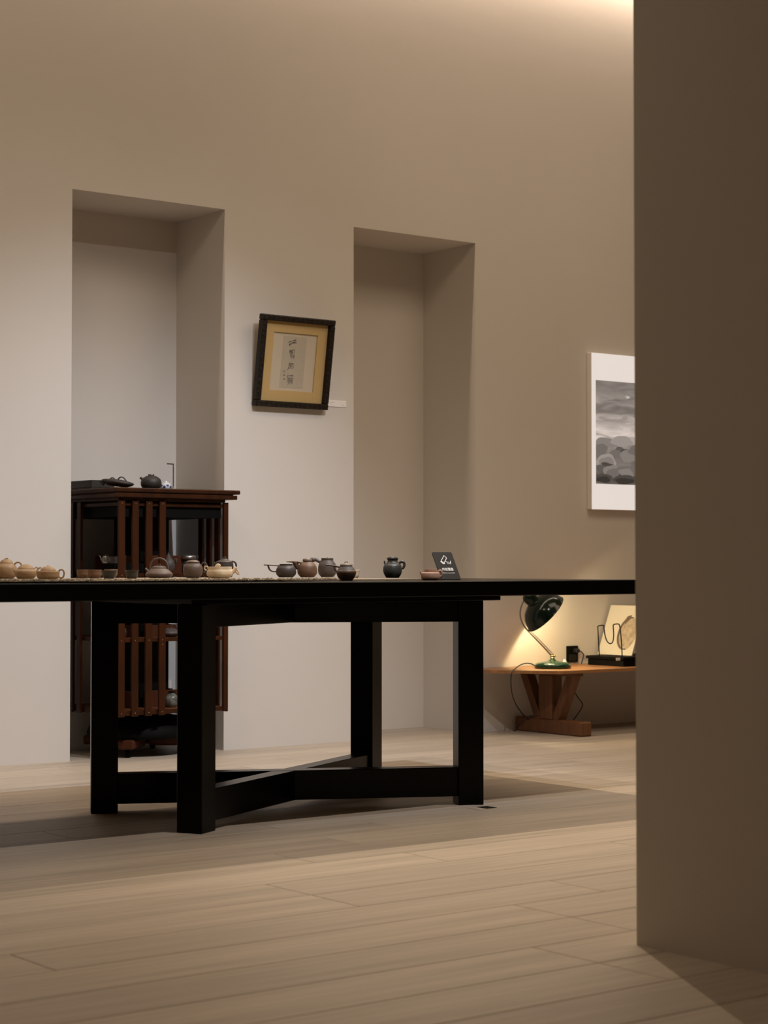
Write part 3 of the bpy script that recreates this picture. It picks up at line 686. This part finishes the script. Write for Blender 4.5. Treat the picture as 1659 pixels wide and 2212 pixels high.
# ------------------------------------------------------------------ lit picture on the right
x, y, s = pt(1266, WY)
LBX0 = 6.664; LBW = .56; zb0, zt0 = 1.080, 1.870
t = thing('light_box_picture', 'white light box with a monochrome rocky landscape, cut off by the right wall', 'picture', (LBX0+LBW/2, WY, zb0))
h_ = zt0-zb0
MB().bbox(-LBW/2, LBW/2, -.034, -.0005, 0, h_, .003).build('case', M_WALL, t)
def litmat(name, picture):
    m = bpy.data.materials.new(name); m.use_nodes = True; nt = m.node_tree; N = nt.nodes; L = nt.links
    b = N['Principled BSDF']; b.inputs['Roughness'].default_value = .6; b.inputs['Specular IOR Level'].default_value = .1
    b.inputs['Base Color'].default_value = (.3, .3, .3, 1)
    b.inputs['Emission Strength'].default_value = 1
    if not picture:
        b.inputs['Emission Color'].default_value = (.69, .62, .575, 1); return m
    def node(t_, **kw):
        n = N.new(t_)
        for k_, v_ in kw.items(): n.inputs[k_].default_value = v_
        return n
    tc = N.new('ShaderNodeTexCoord'); sep = N.new('ShaderNodeSeparateXYZ'); L.new(tc.outputs['Object'], sep.inputs[0])
    mp = N.new('ShaderNodeMapping'); mp.inputs['Scale'].default_value = (3, 1, 17); L.new(tc.outputs['Object'], mp.inputs[0])
    n = node('ShaderNodeTexNoise', Scale=1.6, Detail=5.0, Distortion=1.0); L.new(mp.outputs[0], n.inputs['Vector'])
    # cloud bands by height
    ma = N.new('ShaderNodeMath'); ma.operation = 'MULTIPLY_ADD'; L.new(n.outputs['Fac'], ma.inputs[0]); ma.inputs[1].default_value = .10; ma.inputs[2].default_value = -.05
    ad = N.new('ShaderNodeMath'); ad.operation = 'ADD'; L.new(sep.outputs['Z'], ad.inputs[0]); L.new(ma.outputs[0], ad.inputs[1])
    mr = N.new('ShaderNodeMapRange'); mr.inputs[1].default_value = 0; mr.inputs[2].default_value = .52; L.new(ad.outputs[0], mr.inputs[0])
    cr = N.new('ShaderNodeValToRGB'); L.new(mr.outputs[0], cr.inputs[0]); e = cr.color_ramp.elements
    e[0].position = 0; e[0].color = (.10,)*3+(1,); e[1].position = 1; e[1].color = (.15,)*3+(1,)
    for p_, c_ in ((.08, .06), (.16, .16), (.34, .22), (.42, .30), (.47, .52), (.55, .50), (.60, .30), (.66, .36), (.69, .15), (.76, .17), (.84, .24), (.92, .16)):
        q_ = e.new(p_); q_.color = (c_,)*3+(1,)
    mul = N.new('ShaderNodeMapRange'); mul.inputs[1].default_value = .35; mul.inputs[2].default_value = .65; mul.inputs[3].default_value = .72; mul.inputs[4].default_value = 1.3
    L.new(n.outputs['Fac'], mul.inputs[0])
    # rocks in the lower part
    vo = node('ShaderNodeTexVoronoi', Scale=11.0); vo.feature = 'SMOOTH_F1'
    nn = node('ShaderNodeTexNoise', Scale=9.0, Detail=3.0); L.new(tc.outputs['Object'], nn.inputs['Vector'])
    mixv = N.new('ShaderNodeMix'); mixv.data_type = 'VECTOR'; mixv.inputs[0].default_value = .12
    L.new(tc.outputs['Object'], mixv.inputs[4]); L.new(nn.outputs['Color'], mixv.inputs[5]); L.new(mixv.outputs[1], vo.inputs['Vector'])
    rr = N.new('ShaderNodeMapRange'); rr.inputs[1].default_value = .1; rr.inputs[2].default_value = .75; rr.inputs[3].default_value = 1.55; rr.inputs[4].default_value = .25; L.new(vo.outputs['Distance'], rr.inputs[0])
    msk = N.new('ShaderNodeMapRange'); msk.inputs[1].default_value = .17; msk.inputs[2].default_value = .23; msk.inputs[3].default_value = 1; msk.inputs[4].default_value = 0; L.new(ad.outputs[0], msk.inputs[0])
    mx = N.new('ShaderNodeMix'); mx.data_type = 'FLOAT'; L.new(msk.outputs[0], mx.inputs[0]); L.new(mul.outputs[0], mx.inputs[2]); L.new(rr.outputs[0], mx.inputs[3])
    fin = N.new('ShaderNodeVectorMath'); fin.operation = 'SCALE'; L.new(cr.outputs[0], fin.inputs[0]); L.new(mx.outputs[0], fin.inputs['Scale'])
    tint = N.new('ShaderNodeVectorMath'); tint.operation = 'MULTIPLY'; tint.inputs[1].default_value = (1.12, .96, .86); L.new(fin.outputs[0], tint.inputs[0])
    L.new(tint.outputs[0], b.inputs['Emission Color']); b.inputs['Base Color'].default_value = (.08, .08, .08, 1)
    return m
MB().bbox(-LBW/2+.001, LBW/2-.001, -.039, -.034, .001, h_-.001, .002).build('lit_face', litmat('backlit_acrylic', False), t)
lp = MB().box(-LBW/2+.026, LBW/2-.026, -.0005, 0, 0, .522).build('landscape_print', litmat('backlit_landscape', True), t, (0, -.039, .130))

def ink_tone(v):
    m = mat('lit_ink_tone', (.06, .06, .06), .6, spec=.1); b_ = m.node_tree.nodes['Principled BSDF']
    b_.inputs['Emission Color'].default_value = (v*1.1, v*.96, v*.86, 1); b_.inputs['Emission Strength'].default_value = 1; return m
tones = [ink_tone(v) for v in (.022, .05, .085, .13, .19, .27, .50)]
# boulders and cloud streaks of the print: (x, y, half width, half height, tone), in order of overlap
blobs = [(120,470,150,60,4),(330,500,140,60,5),(60,400,90,60,3),(300,400,60,36,2),(370,380,60,30,1),(250,350,90,45,3),(420,330,120,70,4),(520,400,110,60,3),
 (130,260,125,85,5),(135,250,95,60,4),(115,225,50,26,1),(190,215,40,18,1),(60,180,70,40,2),(200,150,110,70,4),(210,130,80,50,3),(400,160,140,60,3),(400,140,110,50,4),
 (90,70,110,45,1),(90,50,90,35,0),(360,60,150,50,1),(360,40,120,36,0),(560,170,120,80,3),(640,80,140,70,1),(700,300,130,80,4),(760,180,110,90,2),
 (400,1015,38,24,5),(405,1015,20,13,6)]
rock = {}
rnd = random.Random(11)
for n_, (bx_, by_, rx_, ry_, tn_) in enumerate(blobs):
    poly = []
    ph_ = rnd.uniform(0, 6)
    for q_ in range(26):
        a_ = 2*math.pi*q_/26; wv = 1+.09*math.sin(3*a_+ph_)+.05*math.sin(5*a_-ph_)
        X_ = -LBW/2+.026+(bx_+rx_*wv*math.cos(a_))*.000553; Z_ = (by_+ry_*wv*math.sin(a_))*.00044
        poly.append((min(max(X_, -LBW/2+.027), LBW/2-.027), min(max(Z_, .001), .521)))
    mb = rock.setdefault(tn_, MB())
    d_ = .0006+n_*.00005
    vs = [(a_, -d_, c_) for a_, c_ in poly]; mb.add(vs, [tuple(range(26))])
for tn_, mb in rock.items(): 
    o = mb.build('printed_rocks', tones[tn_], lp); o['kind'] = 'stuff'

# ------------------------------------------------------------------ low bench
BZ = .308; BT = .0145
t = thing('low_bench', 'low orange-brown wooden bench with V-braced trestle against the wall', 'bench', (6.2, 6.75, 0))
poly = [(5.865, 6.80), (6.085, 6.535), (8.1, 6.535), (8.1, 6.972), (5.90, 6.972)]
MB().prism([(a-6.2, c-6.75) for a, c in poly], BZ-BT, BZ).build('bench_top', M_BENCH, t)
for bx in (6.20, 7.75):
    X = bx-6.2
    MB().bbox(X-.035, X+.035, -.25, .215, 0, .068, .006).build('sledge_foot', M_BENCHD, t)
    MB().bbox(X-.033, X+.033, -.195, .19, BZ-BT-.016, BZ-BT, .002).build('top_bearer', M_BENCHD, t)
    MB().bbox(X-.034, X+.034, -.047, .047, .068, BZ-BT-.016, .003).build('post', M_BENCHD, t)
    for sg in (-1, 1):
        ya, yb = sg*.035, sg*.165; za, zb_ = .075, BZ-BT-.014
        L = math.hypot(yb-ya, zb_-za); a = math.atan2(zb_-za, abs(yb-ya))
        mb = MB(); hw = .020
        ny, nz = -math.sin(a)*hw*sg, math.cos(a)*hw
        vs = [(x_, y_, z_) for x_ in (X-.026, X+.026) for y_, z_ in ((ya+sg*.002, .068), (ya+sg*.048, .068), (yb+sg*.022, zb_), (yb-sg*.026, zb_))]
        f_ = [(3, 2, 1, 0), (4, 5, 6, 7), (0, 1, 5, 4), (1, 2, 6, 5), (2, 3, 7, 6), (3, 0, 4, 7)]
        if sg < 0: f_ = [q_[::-1] for q_ in f_]
        mb.add(vs, f_); mb.build('brace', M_BENCHD, t)
# desk lamp
t, s = place('desk_lamp', 'dark green enamel desk lamp with tilted bell shade, lit, on the low bench', 'lamp', 1193, 6.745, BZ)
base = lathe_px([(0, 0), (37, 0), (39.5, 2), (39.5, 6), (37, 10), (30, 13), (14, 15.5), (8, 17), (6, 20), (0, 20)], s, 48).build('base', M_GREENB, t)
lathe_px([(0, 18), (5.5, 18), (4.5, 22), (3, 24), (0, 24)], s).build('collar', M_BRASS, t)
tube_px([(-5, 25), (0, 26), (6, 27)], 2.6, s).build('joint_screw', M_BRASS, t)
tube_px([(0, 24), (-14, 40), (-34, 61), (-54, 82), (-63, 93), (-69, 108), (-70, 122), (-66, 137), (-58, 152), (-53, 156)], [1.9]*5+[1.5]*5, s).build('stem', M_STEEL, t)
tube_px([(4, 27, -1), (-31, 64, -1), (-50, 83, -1)], 1.1, s).build('tension_rod', M_STEEL, t)
ax = Vector((.70, .20, -.69)).normalized()
rot = Vector((0, 0, 1)).rotation_difference(ax).to_matrix().to_4x4()
shp = Matrix.Translation(Vector((-15*s, 0, 117*s))) @ rot
prof = [(0, -41), (13, -40), (23, -36), (34, -30), (43, -20), (48, -9), (50, -1), (50.6, 0)]
mb = MB(); P = smooth_prof(prof); mb.lathe([(r*s, z_*s) for r, z_ in [(r, z2) for (r, z2) in [(a, c) for a, c in P]]], 48, shp)
def outer(off, sc): return [(r*sc*s, (z_+off)*s) for r, z_ in prof]
mb = MB(); mb.lathe([(r*s, z_*s) for r, z_ in prof], 48, shp); shade = mb.build('shade', M_GREEN, t)
mb = MB(); mb.lathe([(r*.965*s, (z_+1.0)*s) for r, z_ in prof], 48, shp); mb.build('shade_lining', M_INNER, shade)
mb = MB(); mb.lathe([(50*s, .0), (51.4*s, .0), (51.4*s, 1.2*s), (50*s, 1.2*s), (50*s, 0)], 48, shp); mb.build('shade_rim', M_GREEN, shade)
mb = MB(); mb.lathe([(0, -63*s), (9*s, -62*s), (13.5*s, -57*s), (14.5*s, -48*s), (14*s, -41*s), (16*s, -38*s), (0, -38*s)], 32, shp); mb.build('lamp_cap', M_GREEN, t)
mb = MB(); mb.lathe([(0, -38*s), (4*s, -38*s), (5*s, -33*s), (8*s, -27*s), (8.5*s, -23*s), (6*s, -18*s), (0, -16*s)], 24, shp)
bulb = mb.build('bulb', emat('bulb_glow', (1.0, .82, .50), 3), t); bulb.visible_shadow = True
ld = bpy.data.lights.new('desk_lamp_light', 'POINT'); ld.energy = 5.0; ld.color = (1.0, .80, .46); ld.shadow_soft_size = .008
lo = bpy.data.objects.new('desk_lamp_light', ld); C.objects.link(lo); lo.parent = t
lo.location = shp @ Vector((0, 0, -12.5*s))
# its cord
LINV = (Matrix.Translation(t.location) @ Matrix.Rotation(-YAW, 4, 'Z')).inverted(); lamp = t
x0, y0, s0 = pt(1154, 6.745)
def wpt(px, py, Y): 
    x, y, s_ = pt(px, Y); return (x, y, zat(py, s_))
mb = MB()
xa = pt(1153, 6.78)
mb.tube([(*pt(1158, 6.80)[:2], BZ+.006), (*pt(1148, 6.81)[:2], BZ+.020), (*pt(1135, 6.82)[:2], BZ+.024), (*pt(1122, 6.81)[:2], BZ+.016), (*pt(1112, 6.78)[:2], BZ+.003),
         (*pt(1107, 6.70)[:2], BZ+.001), (*pt(1104, 6.62)[:2], BZ-.010), wpt(1103, 1475, 6.66), wpt(1106, 1500, 6.72), wpt(1115, 1523, 6.76), wpt(1131, 1545, 6.80), wpt(1140, 1553, 6.84)], .0028, 8, M=LINV)
mb.build('cord', M_CORD, lamp)
mb = MB(); mb.tube([wpt(1165, 1546, 6.70), wpt(1148, 1545, 6.74), wpt(1135, 1550, 6.80), wpt(1124, 1561, 6.86), (*pt(1113, 6.92)[:2], .004), (*pt(1108, 6.94)[:2], .0035)], .0026, 8, M=LINV)
mb.build('cord', M_CORD, lamp)
wc = MB(); wc.tube([wpt(1238, 1490, 6.93), wpt(1248, 1507, 6.93), wpt(1258, 1521, 6.93), wpt(1250, 1537, 6.93), wpt(1240, 1551, 6.93), wpt(1234, 1558, 6.93)], .0026, 8, 2)
# wall socket with plug
x, y, s = pt(1234, WY)
t = thing('wall_socket', 'black wall socket above the bench, right of the green lamp', 'socket', (x, WY-.0002, zat(1412, s)))
MB().bbox(-.038, .038, -.008, 0, -.040, .040, .003).build('plate', M_BLK, t)
MB().bbox(-.026, .026, -.0095, -.008, -.034, -.002, .001).build('outlet_face', M_CORD, t)
x2, _, s2 = pt(1243, WY-.03)
t = thing('plug', 'black plug with bent lead in the wall socket', 'plug', (x+.012, WY-.0085, zat(1405, s)))
mb = MB(); mb.bbox(-.013, .013, -.028, 0, -.010, .010, .004); mb.build('plug_body', M_CORD, t)
mb = MB(); mb.tube([(.010, -.026, 0), (.022, -.030, -.008), (.034, -.030, -.022), (.026, -.030, -.045), (.016, -.032, -.064), (.010, -.032, -.080)], .0028, 8, 3); mb.build('plug_lead', M_CORD, t)
wl = t.location; wc.v = [(a-wl.x, b2-wl.y, c-wl.z) for a, b2, c in wc.v]; wc.build('plug_lead', M_CORD, t)
x, y, s = pt(1219, 6.85)
o = lathe_px([(0, 0), (4, 0), (5.5, 4), (5, 9), (3, 12), (2, 14), (0, 15)], s).build('white_stopper', M_WHITE, None, (x, y, BZ))
tag(o, 'small white rounded piece on the bench between lamp base and socket', 'ornament')
# box, wire stand and picture board
bx0 = pt(1284, 6.82)[0]
t = thing('display_box', 'low black box with a small white sticker at the right end of the bench', 'box', (6.66, 6.76, BZ))
BH = .046; BL = .155
MB().bbox(-.085, .36, -.125, .125, 0, BH-.016, .002).build('box_body', M_BLK, t)
MB().bbox(-.092, .367, -.132, .132, BH-.015, BH, .002).build('box_lid', M_BLK, t)
xs_, _, ss_ = pt(1334, 6.628)
MB().bbox(xs_-6.66-.014, xs_-6.66+.014, -.1335, -.132, BH-.0145, BH-.001, .0004).build('sticker', M_WHITE, t)
x0, y0, s = pt(1314, 6.70)
t = thing('wire_stand', 'bent black wire stand with two loops on the display box', 'stand', (x0, y0, BZ+BH), -YAW)
mb = tube_px([(-20, 0), (-21.5, 30), (-23, 60), (-22, 66.5), (-11, 68), (-10, 62), (-8, 48), (-4, 35), (3, 28.5), (9, 33), (11, 48), (10, 66), (12, 70), (21, 71), (24, 66), (26, 50), (28, 25), (29, 0)], 1.25, s)
mb.build('bent_wire', M_BLK, t)
# board: faces the lamp, leans back away from it
t = thing('picture_board', 'cream board with a sepia round drawing, leaning behind the wire stand', 'board', (6.715, 6.84, BZ+BH))
bt = math.atan2(.095, .245); Wb = .24; Hb = .262
# local: x along -Y (to the viewer's right), y up the board, z towards -X
Mb = Matrix(((0, math.sin(bt), -math.cos(bt), 0), (-1, 0, 0, 0), (0, math.cos(bt), math.sin(bt), 0), (0, 0, 0, 1)))
board = MB(); board.prism([(-Wb/2, 0), (Wb/2, 0), (Wb/2, Hb), (-Wb/2, Hb)], -.006, 0, Mb)
bo = board.build('board', M_PANEL, t)
mb = MB()
ell = [(.055+.062*math.cos(a)*(1+.06*math.sin(3*a)), .115+.082*math.sin(a)*(1+.05*math.cos(5*a))) for a in [2*math.pi*i/28 for i in range(28)]]
mb.prism(ell, 0, .0006, Mb); mb.build('drawing', mat('tan_print', (.48, .39, .28), .8, noise=.3, nscale=40), bo)
mb = MB()
pts = [(.055+.064*math.cos(a), .115+.084*math.sin(a), .001) for a in [math.radians(d) for d in range(80, 281, 20)]]
mb.tube([tuple(Mb @ Vector(p)) for p in pts], [.003, .004, .005, .006, .006, .006, .006, .006, .005, .004, .003], 6, 2); 
mb.prism([(.0, .17), (.022, .205), (.05, .212), (.045, .19), (.02, .165)], 0, .001, Mb)
mb.build('drawing_outline', M_SKETCHD, bo)
